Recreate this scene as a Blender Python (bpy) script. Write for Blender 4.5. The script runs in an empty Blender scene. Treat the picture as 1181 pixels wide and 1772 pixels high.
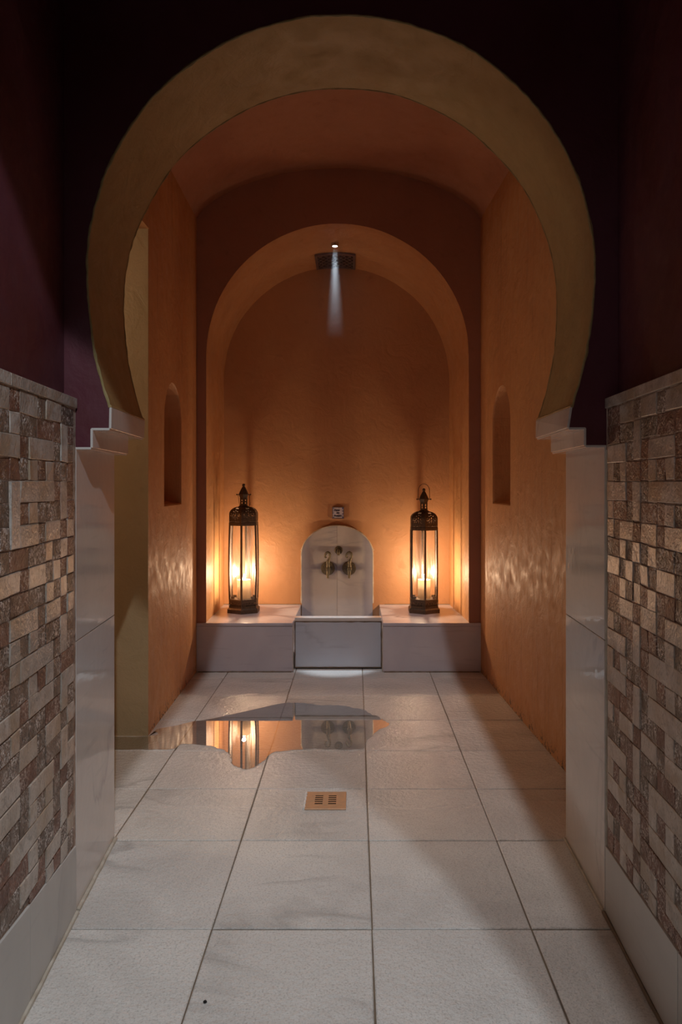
import bpy, bmesh, math, random
from mathutils import Vector, Matrix, noise
from mathutils.geometry import tessellate_polygon

SC = bpy.context.scene
COL = SC.collection
R = math.radians
rnd = random.Random(7)

# ------------------------------------------------------------------ camera
cd = bpy.data.cameras.new('camera')
cam = bpy.data.objects.new('camera', cd)
COL.objects.link(cam)
cam.location = (0, 0, 1.2)
cam.rotation_euler = (R(90), 0, 0)
cd.sensor_fit = 'AUTO'
cd.sensor_width = 36.0
cd.lens = 36.0 * 1290 / 1772
cd.shift_x = -25.5 / 1772
cd.shift_y = -46.0 / 1772
cd.clip_start = 0.02
SC.camera = cam

# ------------------------------------------------------------------ world, exposure
w = bpy.data.worlds.new('world')
SC.world = w
w.use_nodes = True
w.node_tree.nodes['Background'].inputs[0].default_value = (0, 0, 0, 1)
w.node_tree.nodes['Background'].inputs[1].default_value = 0
SC.view_settings.view_transform = 'Standard'
SC.view_settings.look = 'None'
SC.view_settings.gamma = 1
SC.view_settings.use_curve_mapping = False
SC.view_settings.exposure = 0.0
SC.cycles.max_bounces = 10
SC.cycles.diffuse_bounces = 5
SC.cycles.glossy_bounces = 4
SC.cycles.transparent_max_bounces = 24
SC.cycles.volume_bounces = 0
SC.cycles.caustics_reflective = False
SC.cycles.caustics_refractive = False
SC.cycles.use_denoising = True
SC.cycles.sample_clamp_indirect = 4.0
SC.cycles.blur_glossy = 0.5


def spot(loc, target, power, cone, blend, radius, color):
    l = bpy.data.lights.new('spot_lamp', 'SPOT')
    l.energy = power
    l.spot_size = R(cone)
    l.spot_blend = blend
    l.shadow_soft_size = radius
    l.color = color
    o = bpy.data.objects.new('spot_lamp', l)
    COL.objects.link(o)
    o.location = loc
    o.rotation_euler = (Vector(target) - Vector(loc)).to_track_quat('-Z', 'Y').to_euler()
    return o


def point(loc, power, radius, color, name='lamp'):
    l = bpy.data.lights.new(name, 'POINT')
    l.energy = power
    l.shadow_soft_size = radius
    l.color = color
    o = bpy.data.objects.new(name, l)
    COL.objects.link(o)
    o.location = loc
    return o


COOL = (0.86, 0.93, 1.0)
NEUT = (1.0, 0.93, 0.86)
# entrance room: cool downlight, then an added soft fill, behind the viewer
spot((0.10, -0.40, 2.93), (-1.74, 0.89, 0), 138, 75, 0.06, 0.02, COOL)
spot((-0.05, -0.30, 2.93), (-0.05, 1.3, 0), 12, 105, 0.9, 0.10, NEUT)
# slot light in the crown of the inner vault (its shade is built further down)
point((-0.12, 3.30, 3.185), 84, 0.0012, (0.98, 0.95, 0.95))
# narrow downlight in the alcove vault, over the basin
spot((-0.143, 5.12, 2.832), (-0.13, 4.955, 0), 240, 13, 0.6, 0.018, (0.74, 0.87, 1.0))
# added unseen fill lamp that brightens the olive passage wall
point((-2.1, 2.9, 2.2), 11, 0.1, (1.0, 0.90, 0.70))
CANDLE = (1.0, 0.66, 0.40)
CANDLE_POWER = 11.5

# ------------------------------------------------------------------ materials
MATS = {}


def nt(name):
    m = bpy.data.materials.new(name)
    m.use_nodes = True
    MATS[name] = m
    t = m.node_tree
    return m, t, t.nodes['Principled BSDF']


def N(t, kind, **kw):
    n = t.nodes.new(kind)
    for k, v in kw.items():
        if k.startswith('_'):
            setattr(n, k[1:], v)
        else:
            n.inputs[k.replace('_', ' ')].default_value = v
    return n


def ramp(t, fac, stops, interp='LINEAR'):
    n = t.nodes.new('ShaderNodeValToRGB')
    n.color_ramp.interpolation = interp
    e = n.color_ramp.elements
    while len(e) < len(stops):
        e.new(0.5)
    for i, (p, c) in enumerate(stops):
        e[i].position = p
        e[i].color = (c, c, c, 1) if isinstance(c, (int, float)) else (*c, 1)
    t.links.new(fac, n.inputs[0])
    return n.outputs[0]


def mix(t, a, b, fac, mode='MIX'):
    n = t.nodes.new('ShaderNodeMix')
    n.data_type = 'RGBA'
    n.blend_type = mode
    for s, v in ((6, a), (7, b), (0, fac)):
        if hasattr(v, 'is_linked') or hasattr(v, 'links'):
            t.links.new(v, n.inputs[s])
        elif isinstance(v, tuple):
            n.inputs[s].default_value = (*v, 1)
        else:
            n.inputs[s].default_value = v
    return n.outputs[2]


def noise_n(t, vec, scale, detail=3, dist=0.0, rough=0.5):
    n = N(t, 'ShaderNodeTexNoise', Scale=scale, Detail=detail, Distortion=dist, Roughness=rough)
    if vec is not None:
        t.links.new(vec, n.inputs['Vector'])
    return n.outputs['Fac']


def coords(t, stretch=(1, 1, 1), per_object=False):
    g = t.nodes.new('ShaderNodeNewGeometry')
    m = t.nodes.new('ShaderNodeMapping')
    m.inputs['Scale'].default_value = stretch
    t.links.new(g.outputs['Position'], m.inputs['Vector'])
    out = m.outputs[0]
    if per_object:
        oi = t.nodes.new('ShaderNodeObjectInfo')
        v = t.nodes.new('ShaderNodeVectorMath')
        v.operation = 'MULTIPLY'
        v.inputs[1].default_value = (37, 53, 71)
        t.links.new(oi.outputs['Random'], v.inputs[0])
        a = t.nodes.new('ShaderNodeVectorMath')
        a.operation = 'ADD'
        t.links.new(out, a.inputs[0])
        t.links.new(v.outputs[0], a.inputs[1])
        out = a.outputs[0]
    return out


def bump(t, b, h, strength, dist):
    n = N(t, 'ShaderNodeBump', Strength=strength, Distance=dist)
    t.links.new(h, n.inputs['Height'])
    t.links.new(n.outputs[0], b.inputs['Normal'])


def math_n(t, op, a, b=None, c=None):
    n = t.nodes.new('ShaderNodeMath')
    n.operation = op
    for i, v in enumerate((a, b, c)):
        if v is None:
            continue
        if hasattr(v, 'links'):
            t.links.new(v, n.inputs[i])
        else:
            n.inputs[i].default_value = v
    return n.outputs[0]


def plaster(name, ca, cb, rough=0.5, mottle=1.6, bstr=0.35, streak=False, mold=False):
    m, t, b = nt(name)
    v = coords(t)
    f = noise_n(t, v, mottle, 5, 0.6)
    col = mix(t, ca, cb, ramp(t, f, [(0.32, 0), (0.68, 1)]))
    f2 = noise_n(t, v, 14, 4, 0.3)
    col = mix(t, col, tuple(x * 0.72 for x in ca), ramp(t, f2, [(0.62, 0), (0.85, 0.6)]))
    if streak:   # runs of limewash down the wall
        vs = coords(t, (38, 38, 1.6))
        s = noise_n(t, vs, 1.0, 4)
        col = mix(t, col, tuple(x * 0.6 for x in ca), ramp(t, s, [(0.56, 0), (0.78, 0.5)]))
    if mold:     # specks of mould where the wall meets the floor
        g = t.nodes.new('ShaderNodeNewGeometry')
        sp = t.nodes.new('ShaderNodeSeparateXYZ')
        t.links.new(g.outputs['Position'], sp.inputs[0])
        h = ramp(t, math_n(t, 'MULTIPLY', sp.outputs['Z'], 10.0), [(0.0, 1), (0.75, 0)])
        k = ramp(t, noise_n(t, v, 38, 4, 1.2), [(0.54, 0), (0.60, 1)])
        col = mix(t, col, (0.05, 0.035, 0.02), math_n(t, 'MULTIPLY', h, k))
    t.links.new(col, b.inputs['Base Color'])
    b.inputs['Roughness'].default_value = rough
    t.links.new(ramp(t, f2, [(0.3, rough * 0.75), (0.7, min(1, rough * 1.2))]), b.inputs['Roughness'])
    h1 = noise_n(t, v, 9, 6, 1.5)
    h2 = noise_n(t, v, 90, 3, 0.5)
    hh = math_n(t, 'ADD', h1, math_n(t, 'MULTIPLY', h2, 0.22))
    if streak:
        hh = math_n(t, 'ADD', hh, math_n(t, 'MULTIPLY', noise_n(t, coords(t, (120, 120, 14)), 1.0, 3), 0.35))
    bump(t, b, hh, bstr, 0.014)
    return m


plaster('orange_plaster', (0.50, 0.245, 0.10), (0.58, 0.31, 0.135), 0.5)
plaster('dimmed_vault_plaster', (0.36, 0.15, 0.08), (0.42, 0.19, 0.10), 0.6, 1.6, 0.2)  # orange darkened, the vault's dim light put into the colour
plaster('cool_shaded_end_plaster', (0.38, 0.19, 0.13), (0.44, 0.23, 0.16), 0.55, 1.6, 0.25)  # same orange turned purplish brown, cool fill light put into the colour
plaster('hazed_alcove_plaster', (0.50, 0.255, 0.12), (0.58, 0.32, 0.155), 0.5, 1.6, 0.25)  # orange slightly greyed, haze before this wall put into its colour
plaster('orange_wet_plaster', (0.50, 0.23, 0.09), (0.58, 0.29, 0.115), 0.62, 1.6, 0.35, True, True)
plaster('ochre_plaster', (0.33, 0.20, 0.08), (0.40, 0.25, 0.10), 0.6, 2.2)
plaster('olive_plaster', (0.40, 0.29, 0.15), (0.46, 0.33, 0.18), 0.6, 2.0)
plaster('burgundy_plaster', (0.085, 0.013, 0.017), (0.11, 0.028, 0.045), 0.55, 2.6, 0.12)
plaster('ceiling_plaster', (0.30, 0.18, 0.14), (0.34, 0.2, 0.16), 0.8)
plaster('mortar', (0.20, 0.12, 0.08), (0.62, 0.50, 0.42), 0.85, 26, 0.9)
plaster('white_grout', (0.60, 0.56, 0.48), (0.42, 0.36, 0.28), 0.8, 18, 0.5)
plaster('dark_grout', (0.13, 0.10, 0.075), (0.24, 0.18, 0.12), 0.8, 14, 0.4)
plaster('edge_paint', (0.28, 0.21, 0.08), (0.40, 0.31, 0.15), 0.7, 20, 0.6)


def marble(name, ca, cb, vein, rough, vscale=1.3, speck=0.0, per_object=True, coat=0.0, vamt=0.5):
    m, t, b = nt(name)
    v = coords(t, (1, 1, 1), per_object)
    f = noise_n(t, v, 2.3, 5, 0.8)
    col = mix(t, ca, cb, ramp(t, f, [(0.3, 0), (0.7, 1)]))
    rot = t.nodes.new('ShaderNodeMapping')
    rot.inputs['Rotation'].default_value = (0.5, 0.6, 0.7)
    rot.inputs['Scale'].default_value = (0.45, 1.5, 1.0)
    t.links.new(v, rot.inputs['Vector'])
    vn = noise_n(t, rot.outputs[0], vscale * 1.3, 5, 0.5, 0.5)
    vm = ramp(t, vn, [(0.482, 0), (0.499, 1), (0.505, 0.5), (0.535, 0)])
    gate = ramp(t, noise_n(t, v, 1.7, 2), [(0.46, 0), (0.62, 1)])
    col = mix(t, col, vein, math_n(t, 'MULTIPLY', math_n(t, 'MULTIPLY', vm, gate), vamt))
    # fine straight cleavage lines
    vl = coords(t, (3, 3, 26), per_object)
    col = mix(t, col, vein, ramp(t, noise_n(t, vl, 1.5, 3), [(0.60, 0), (0.75, 0.22)]))
    if speck:
        s = noise_n(t, v, 210, 2)
        col = mix(t, col, (0.30, 0.28, 0.27), ramp(t, s, [(0.56, 0), (0.72, speck)]))
    t.links.new(col, b.inputs['Base Color'])
    b.inputs['Roughness'].default_value = rough
    b.inputs['Coat Weight'].default_value = coat
    b.inputs['IOR'].default_value = 1.62
    b.inputs['Coat Roughness'].default_value = 0.06
    b.inputs['Subsurface Weight'].default_value = 0.0
    hb = noise_n(t, v, 26, 3)
    bump(t, b, hb, 0.06, 0.01)
    return m


marble('jamb_marble', (0.62, 0.57, 0.54), (0.70, 0.66, 0.62), (0.36, 0.33, 0.34), 0.07, 1.2)
marble('bench_marble', (0.52, 0.52, 0.60), (0.62, 0.62, 0.69), (0.22, 0.21, 0.28), 0.24, 1.1, vamt=0.95)
marble('basin_marble', (0.50, 0.54, 0.62), (0.60, 0.63, 0.70), (0.26, 0.26, 0.32), 0.3, 1.6, vamt=0.6)
marble('splash_marble', (0.38, 0.37, 0.37), (0.50, 0.48, 0.46), (0.20, 0.20, 0.25), 0.38, 1.9, vamt=0.6)
t = MATS['splash_marble'].node_tree       # dark blue-grey bands of this slab: down both edges and across at two heights
b = t.nodes['Principled BSDF']
g = t.nodes.new('ShaderNodeNewGeometry')
sp = t.nodes.new('ShaderNodeSeparateXYZ')
t.links.new(g.outputs['Position'], sp.inputs[0])
nz = math_n(t, 'MULTIPLY', noise_n(t, g.outputs['Position'], 9, 3), 0.06)
ax = math_n(t, 'ADD', math_n(t, 'ABSOLUTE', math_n(t, 'ADD', sp.outputs['X'], 0.137)), nz)
e1 = ramp(t, ax, [(0.205, 0), (0.235, 1)])
zz = math_n(t, 'ADD', sp.outputs['Z'], nz)
e2 = ramp(t, zz, [(0.605, 0), (0.615, 0.9), (0.645, 0.9), (0.655, 0)])
e3 = ramp(t, zz, [(0.69, 0), (0.74, 0.5), (0.77, 0.6), (0.79, 0)])
src = b.inputs['Base Color'].links[0].from_socket
c1 = mix(t, src, (0.22, 0.22, 0.28), math_n(t, 'MULTIPLY', math_n(t, 'MAXIMUM', e1, math_n(t, 'MAXIMUM', e2, e3)), 0.75))
t.links.new(c1, b.inputs['Base Color'])
marble('skirting_marble', (0.50, 0.49, 0.47), (0.58, 0.57, 0.54), (0.34, 0.33, 0.33), 0.4, 1.1)


def floor_marble():
    m, t, b = nt('floor_marble')
    v = coords(t, (1, 1, 1), True)
    vw = coords(t)
    f = noise_n(t, v, 2.6, 5, 0.8)
    col = mix(t, (0.60, 0.58, 0.55), (0.76, 0.74, 0.70), ramp(t, f, [(0.32, 0), (0.66, 1)]))
    rot = t.nodes.new('ShaderNodeMapping')
    rot.inputs['Rotation'].default_value = (0, 0, 0.55)
    rot.inputs['Scale'].default_value = (0.45, 1.5, 1.0)
    t.links.new(v, rot.inputs['Vector'])
    vn = noise_n(t, rot.outputs[0], 1.5, 5, 0.5, 0.5)
    vm = ramp(t, vn, [(0.480, 0), (0.499, 1), (0.504, 0.6), (0.54, 0)])
    gate = ramp(t, noise_n(t, v, 1.9, 2), [(0.5, 0), (0.62, 1)])
    col = mix(t, col, (0.30, 0.29, 0.28), math_n(t, 'MULTIPLY', math_n(t, 'MULTIPLY', vm, gate), 0.55))
    s = noise_n(t, vw, 170, 3)
    col = mix(t, col, (0.34, 0.32, 0.30), ramp(t, s, [(0.50, 0), (0.70, 0.55)]))
    col = mix(t, col, (0.95, 0.93, 0.9), ramp(t, noise_n(t, vw, 330, 1), [(0.62, 0), (0.75, 0.6)]))
    t.links.new(col, b.inputs['Base Color'])
    # wet middle of the inner room: glossier
    g = t.nodes.new('ShaderNodeNewGeometry')
    sp = t.nodes.new('ShaderNodeSeparateXYZ')
    t.links.new(g.outputs['Position'], sp.inputs[0])
    wy = ramp(t, math_n(t, 'DIVIDE', sp.outputs['Y'], 6.0), [(0.38, 0), (0.52, 1), (0.74, 1), (0.80, 0.3)])
    wn = math_n(t, 'MULTIPLY', wy, ramp(t, noise_n(t, vw, 2.2, 1, 0.2), [(0.2, 0.7), (0.8, 1)]))
    rg = math_n(t, 'SUBTRACT', 0.46, math_n(t, 'MULTIPLY', wn, 0.36))
    t.links.new(rg, b.inputs['Roughness'])
    h = math_n(t, 'ADD', noise_n(t, vw, 48, 2), math_n(t, 'MULTIPLY', noise_n(t, vw, 240, 2), 0.3))
    bump(t, b, h, 0.9, 0.0055)
    return m


floor_marble()


def stone(name, ca, cb, fleck, famt, rough, bstr, stain=None):
    m, t, b = nt(name)
    v = coords(t, (1, 1, 1), True)
    vw = coords(t)
    oi = t.nodes.new('ShaderNodeObjectInfo')
    col = mix(t, ca, cb, oi.outputs['Random'])
    col = mix(t, col, tuple(x * 0.60 for x in ca), ramp(t, noise_n(t, v, 18, 5, 0.8), [(0.42, 0), (0.70, 0.75)]))
    if stain:      # rusty water stains that run over several stones
        col = mix(t, col, stain, ramp(t, noise_n(t, vw, 7, 4, 0.8), [(0.50, 0), (0.66, 0.7)]))
        col = mix(t, col, tuple(x * 0.45 for x in ca), ramp(t, noise_n(t, vw, 60, 4, 1.5), [(0.56, 0), (0.68, 0.7)]))
    fl = ramp(t, noise_n(t, v, 95, 4, 1.6), [(0.50, 0), (0.58, famt)])
    gate = ramp(t, noise_n(t, v, 13, 3), [(0.42, 0), (0.56, 1)])
    col = mix(t, col, fleck, math_n(t, 'MULTIPLY', fl, gate))
    t.links.new(col, b.inputs['Base Color'])
    b.inputs['Roughness'].default_value = rough
    h = math_n(t, 'ADD', noise_n(t, v, 40, 5, 1.2), math_n(t, 'MULTIPLY', noise_n(t, v, 150, 3), 0.5))
    bump(t, b, h, bstr, 0.007)
    return m


stone('pale_stone', (0.50, 0.44, 0.38), (0.60, 0.55, 0.50), (0.36, 0.26, 0.18), 0.45, 0.30, 0.35, (0.36, 0.25, 0.15))
stone('red_stone', (0.17, 0.075, 0.05), (0.27, 0.13, 0.09), (0.58, 0.48, 0.42), 0.8, 0.45, 0.9, (0.12, 0.07, 0.045))
stone('brown_stone', (0.13, 0.09, 0.065), (0.24, 0.17, 0.13), (0.66, 0.60, 0.56), 1.0, 0.42, 1.2)


def simple(name, col, rough=0.5, metal=0.0, bs=0.0, sc=60, var=None):
    m, t, b = nt(name)
    v = coords(t)
    f = noise_n(t, v, sc, 3, 0.4)
    c2 = var or tuple(x * 0.75 for x in col)
    t.links.new(mix(t, col, c2, ramp(t, f, [(0.35, 0), (0.65, 1)])), b.inputs['Base Color'])
    b.inputs['Roughness'].default_value = rough
    b.inputs['Metallic'].default_value = metal
    if bs:
        bump(t, b, f, bs, 0.002)
    return m


simple('lantern_metal', (0.075, 0.055, 0.045), 0.5, 0.7, 0.3, 120, (0.12, 0.085, 0.06))
simple('tap_brass', (0.17, 0.14, 0.09), 0.5, 0.6, 0.4, 90, (0.10, 0.095, 0.07))
simple('dark_hole', (0.01, 0.008, 0.007), 0.9)
simple('copper_drain', (0.66, 0.36, 0.19), 0.42, 0.15, 0.3, 45, (0.55, 0.33, 0.19))
simple('white_chip', (0.88, 0.86, 0.82), 0.5)
simple('chrome', (0.7, 0.7, 0.7), 0.2, 1.0)
simple('vent_back', (0.09, 0.055, 0.045), 0.8)
simple('plaque_glaze', (0.52, 0.50, 0.56), 0.25, 0, 0, 40, (0.42, 0.40, 0.48))
simple('plaque_blue', (0.11, 0.12, 0.34), 0.3)
simple('plaque_ink', (0.03, 0.025, 0.05), 0.4)
simple('vent_metal', (0.22, 0.15, 0.13), 0.55, 0.4, 0.2)
m, t, b = nt('wax')
b.inputs['Base Color'].default_value = (0.88, 0.80, 0.68, 1)
b.inputs['Roughness'].default_value = 0.45
tl = N(t, 'ShaderNodeBsdfTranslucent', Color=(0.95, 0.86, 0.74, 1))
mx_ = N(t, 'ShaderNodeMixShader', Fac=0.55)
t.links.new(b.outputs[0], mx_.inputs[1])
t.links.new(tl.outputs[0], mx_.inputs[2])
t.links.new(mx_.outputs[0], t.nodes['Material Output'].inputs[0])


def emis(name, col, s):
    m, t, b = nt(name)
    t.nodes.remove(b)
    e = N(t, 'ShaderNodeEmission', Color=(*col, 1), Strength=s)
    t.links.new(e.outputs[0], t.nodes['Material Output'].inputs[0])


emis('flame', (1.0, 0.78, 0.5), 45)
emis('lamp_lens', (0.85, 0.93, 1.0), 20)


def film(name, tint, rough, ior, gain, streaks=False):
    """thin clear sheet: see-through with a surface reflection that grows at grazing angles"""
    m, t, b = nt(name)
    t.nodes.remove(b)
    tr = N(t, 'ShaderNodeBsdfTransparent', Color=(*tint, 1))
    gl = N(t, 'ShaderNodeBsdfGlossy', Color=(1, 1, 1, 1), Roughness=rough)
    if streaks:
        t.links.new(ramp(t, noise_n(t, coords(t, (60, 60, 2)), 3, 3), [(0.4, rough * 0.4), (0.7, rough * 1.3)]), gl.inputs['Roughness'])
    fr = N(t, 'ShaderNodeFresnel', IOR=ior)
    f = math_n(t, 'MULTIPLY', fr.outputs[0], gain)
    f.node.use_clamp = True
    mx = t.nodes.new('ShaderNodeMixShader')
    t.links.new(f, mx.inputs[0])
    t.links.new(tr.outputs[0], mx.inputs[1])
    t.links.new(gl.outputs[0], mx.inputs[2])
    t.links.new(mx.outputs[0], t.nodes['Material Output'].inputs[0])


film('pane_glass', (0.97, 0.97, 0.97), 0.40, 1.5, 2.1, True)
film('water_film', (0.88, 0.87, 0.86), 0.0, 1.33, 3.2)

m, t, b = nt('steam')
t.nodes.remove(b)
vs = N(t, 'ShaderNodeVolumeScatter', Color=(1, 1, 1, 1), Anisotropy=0.0)
g = t.nodes.new('ShaderNodeNewGeometry')
sp = t.nodes.new('ShaderNodeSeparateXYZ')
t.links.new(g.outputs['Position'], sp.inputs[0])
dz = N(t, 'ShaderNodeMapRange')
t.links.new(sp.outputs['Z'], dz.inputs[0])
dz.inputs[1].default_value = 2.20
dz.inputs[2].default_value = 2.84
dz.inputs[3].default_value = 0.0
dz.inputs[4].default_value = 1.0
dn = ramp(t, dz.outputs[0], [(0.0, 0.0), (0.45, 0.22), (0.72, 0.36), (0.90, 0.13), (1.0, 0.05)])
t.links.new(dn, vs.inputs['Density'])
t.links.new(vs.outputs[0], t.nodes['Material Output'].inputs['Volume'])


# ------------------------------------------------------------------ mesh helpers
class MB:
    def __init__(s):
        s.v, s.f, s.m = [], [], []

    def add(s, vs, fs, mi=0):
        o = len(s.v)
        s.v += [tuple(p) for p in vs]
        for f in fs:
            s.f.append(tuple(i + o for i in f))
            s.m.append(mi)
        return o

    def box(s, x0, x1, y0, y1, z0, z1, mi=0):
        s.add([(x, y, z) for z in (z0, z1) for y in (y0, y1) for x in (x0, x1)],
              [(0, 2, 3, 1), (4, 5, 7, 6), (0, 1, 5, 4), (2, 6, 7, 3), (0, 4, 6, 2), (1, 3, 7, 5)], mi)

    def slab(s, p8, mi=0):
        """p8: bottom four then top four, each counter-clockwise seen from the top side"""
        s.add(p8, [(0, 3, 2, 1), (4, 5, 6, 7), (0, 1, 5, 4), (1, 2, 6, 5), (2, 3, 7, 6), (3, 0, 4, 7)], mi)

    def loft(s, rings, mi=0, close=True, cap0=False, cap1=False):
        n = len(rings[0])
        o = len(s.v)
        for r in rings:
            s.v += [tuple(p) for p in r]
        for a in range(len(rings) - 1):
            for i in range(n if close else n - 1):
                j = (i + 1) % n
                s.f.append((o + a * n + i, o + a * n + j, o + (a + 1) * n + j, o + (a + 1) * n + i))
                s.m.append(mi)
        if cap0:
            s.f.append(tuple(o + i for i in reversed(range(n))))
            s.m.append(mi)
        if cap1:
            k = o + (len(rings) - 1) * n
            s.f.append(tuple(k + i for i in range(n)))
            s.m.append(mi)

    def tube(s, pts, rad, n=8, mi=0, flat=1.0):
        pts = [Vector(p) for p in pts]
        rings = []
        side = None
        for i, p in enumerate(pts):
            d = (pts[min(i + 1, len(pts) - 1)] - pts[max(i - 1, 0)]).normalized()
            if side is None:
                side = d.orthogonal().normalized()
            side = (side - d * side.dot(d)).normalized()
            up = d.cross(side)
            r = rad[i] if isinstance(rad, (list, tuple)) else rad
            rings.append([p + side * (math.cos(a) * r) + up * (math.sin(a) * r * flat) for a in [2 * math.pi * k / n for k in range(n)]])
        s.loft(rings, mi, True, True, True)

    def lathe(s, prof, c, n=20, axis='z', mi=0, off=0.0):
        rings = []
        for r, h in prof:
            ring = []
            for k in range(n):
                a = 2 * math.pi * k / n + off
                x, y = r * math.cos(a), r * math.sin(a)
                ring.append((c[0] + x, c[1] + y, c[2] + h) if axis == 'z' else (c[0] + x, c[1] - h, c[2] + y))
            rings.append(ring)
        s.loft(rings, mi, True, True, True)

    def poly(s, outer, holes, fn, mi=0):
        """flat face with holes; outer and holes are 2-D, fn maps (a, b) to 3-D"""
        loops = [[Vector((a, b_, 0)) for a, b_ in l] for l in [outer] + holes]
        flat = [p for l in loops for p in l]
        o = len(s.v)
        s.v += [tuple(fn(p.x, p.y)) for p in flat]
        for tri in tessellate_polygon(loops):
            s.f.append(tuple(o + i for i in tri))
            s.m.append(mi)

    def build(s, name, mats, parent=None, smooth=False, bevel=0.0, recalc=True, weld=True):
        me = bpy.data.meshes.new(name)
        me.from_pydata(s.v, [], s.f)
        for k in (mats if isinstance(mats, (list, tuple)) else [mats]):
            me.materials.append(MATS[k])
        for p, mi in zip(me.polygons, s.m):
            p.material_index = mi
            p.use_smooth = smooth
        bm = bmesh.new()
        bm.from_mesh(me)
        if weld:
            bmesh.ops.remove_doubles(bm, verts=bm.verts, dist=1e-5)
        if recalc:
            bmesh.ops.recalc_face_normals(bm, faces=bm.faces)
        if bevel:
            es = [e for e in bm.edges if len(e.link_faces) == 2 and e.calc_face_angle(0) > 0.6]
            bmesh.ops.bevel(bm, geom=es, offset=bevel, segments=2, profile=0.6, affect='EDGES')
        bm.to_mesh(me)
        bm.free()
        me.update()
        if smooth:
            try:
                me.set_sharp_from_angle(angle=R(38))
            except Exception:
                pass
        o = bpy.data.objects.new(name, me)
        COL.objects.link(o)
        if parent:
            o.parent = parent
        return o


def tag(o, label=None, cat=None, group=None, kind=None):
    if label:
        o['label'] = label
    if cat:
        o['category'] = cat
    if group:
        o['group'] = group
    if kind:
        o['kind'] = kind
    return o


def struct(o, label, cat):
    return tag(o, label, cat, None, 'structure')


def empty(name, loc=(0, 0, 0)):
    o = bpy.data.objects.new(name, None)
    o.empty_display_size = 0.05
    COL.objects.link(o)
    o.location = loc
    return o


def XL(y):
    return -0.751 - 0.079 * (y - 1.661)


def XR(y):
    return 0.685 + 0.04 * (y - 1.661)


def XLI(y):
    return -0.995 - 0.0247 * (y - 3.575)


def XRI(y):
    return 1.019 - 0.0447 * y


# ------------------------------------------------------------------ floor
fl = MB()
fl.box(-3.0, 1.3, -1.7, 5.75, -0.10, -0.004)
floor = struct(fl.build('floor', 'dark_grout'), 'pale speckled marble tile floor, wet and shiny in the inner room', 'floor')
xs = [-2.98, -2.554, -2.121, -1.688, -1.255, -0.822, -0.389, 0.044, 0.477, 0.910, 1.25]
ys = [-1.65, -1.00, -0.57, -0.14, 0.29, 0.72, 1.153, 1.586, 2.018, 2.521, 2.949, 3.373, 3.813, 4.253, 4.90]
for j in range(len(ys) - 1):
    for i in range(len(xs) - 1):
        if xs[i + 1] < -0.9 and (ys[j + 1] < 2.5 or ys[j] > 3.5):
            continue
        g = 0.0022
        x0, x1, y0, y1 = xs[i] + g, xs[i + 1] - g, ys[j] + g, ys[j + 1] - g
        jj = lambda: rnd.uniform(-0.0012, 0.0012)
        top = rnd.uniform(-0.0006, 0.0)
        c = 0.003
        base = [(x0, y0), (x1, y0), (x1, y1), (x0, y1)]
        base = [(a + jj(), b_ + jj()) for a, b_ in base]
        ins = [(a + (c if k in (0, 3) else -c), b_ + (c if k < 2 else -c)) for k, (a, b_) in enumerate(base)]
        mb = MB()
        mb.loft([[(a, b_, -0.012) for a, b_ in base], [(a, b_, top - 0.0022) for a, b_ in base], [(a, b_, top) for a, b_ in ins]], 0, True, False, True)
        mb.build('tile', 'floor_marble', floor)

# ------------------------------------------------------------------ mosaic side walls of the entrance room
# rows run from the cap down, columns from the jamb towards the viewer; L pale, D dark, S starts a pale upright strip, | continues it
RIGHT = [
    "DDLLDLLDLLDLLD", "DDDDSDDDDDSDDD", "LLLD|DLLLD|DLL", "LDLDDDLDLDDDLD", "LLLDSDLLLLLLSD", "LDDD|DDDLDDD|L",
    "LDLLDLLDLLDLLD", "DDLDLDLDDDLDLD", "LLDLDLDLLDLDLL", "DDLDLDLDDDLDLD", "DDLLDLLDLLDLLD", "LDDDSDDDLDDDSD",
    "LLLD|DLLLLLD|D", "LDLDDDLDLDLDDD", "LLLDSDLLLLLDSD", "DDDD|DDDLDDD|D", "LDLLDLLDLLDLLD", "DDDDSDDDDDDDSD",
    "LLLD|DLLLLLD|D", "LDLDDDLDLDLDDD", "LLLDSDLLLLLDSD", "DDDD|DDDLDDD|D", "LDLLDLLDLLDLLD", "DDLDLDLDDDLDLD"]
LEFT = [
    "DDLLDLLDLLDLLDD", "DSDDDDDLDLDDDDS", "D|DLLLDLLLDLLL|", "DDDLDLDDDDDLDLD", "DSDLLLLSDSLLLLD", "D|DDDLD|D|DLDDD",
    "LDLLDLL|D|LLDLL", "DLDLDDDDDDDDDLD", "LDLDLLDLLLDLLDL", "DLDLDDDDDDDDDLD", "LDLLDLLLDLLLDLL", "DSDDDLDLDLDLDDD",
    "D|DLLLLLDLLLLLD", "DDDLDLDDDDDLDLD", "LSDLLLDLLLDLLLD", "D|DDDDDLDLDDDDD", "LDLLDLLDDDLLDLL", "DSDDDDDLLLDDDDD",
    "L|DLLLDLLLDLLLD", "DDDLDLDDDDDLDLD", "DSDLLLLLDLLLLLD", "D|DDDLDDDDDLDDD", "LDLLDLLDDDLLDLL", "DLDLDDDDDDDDDLD"]


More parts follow.
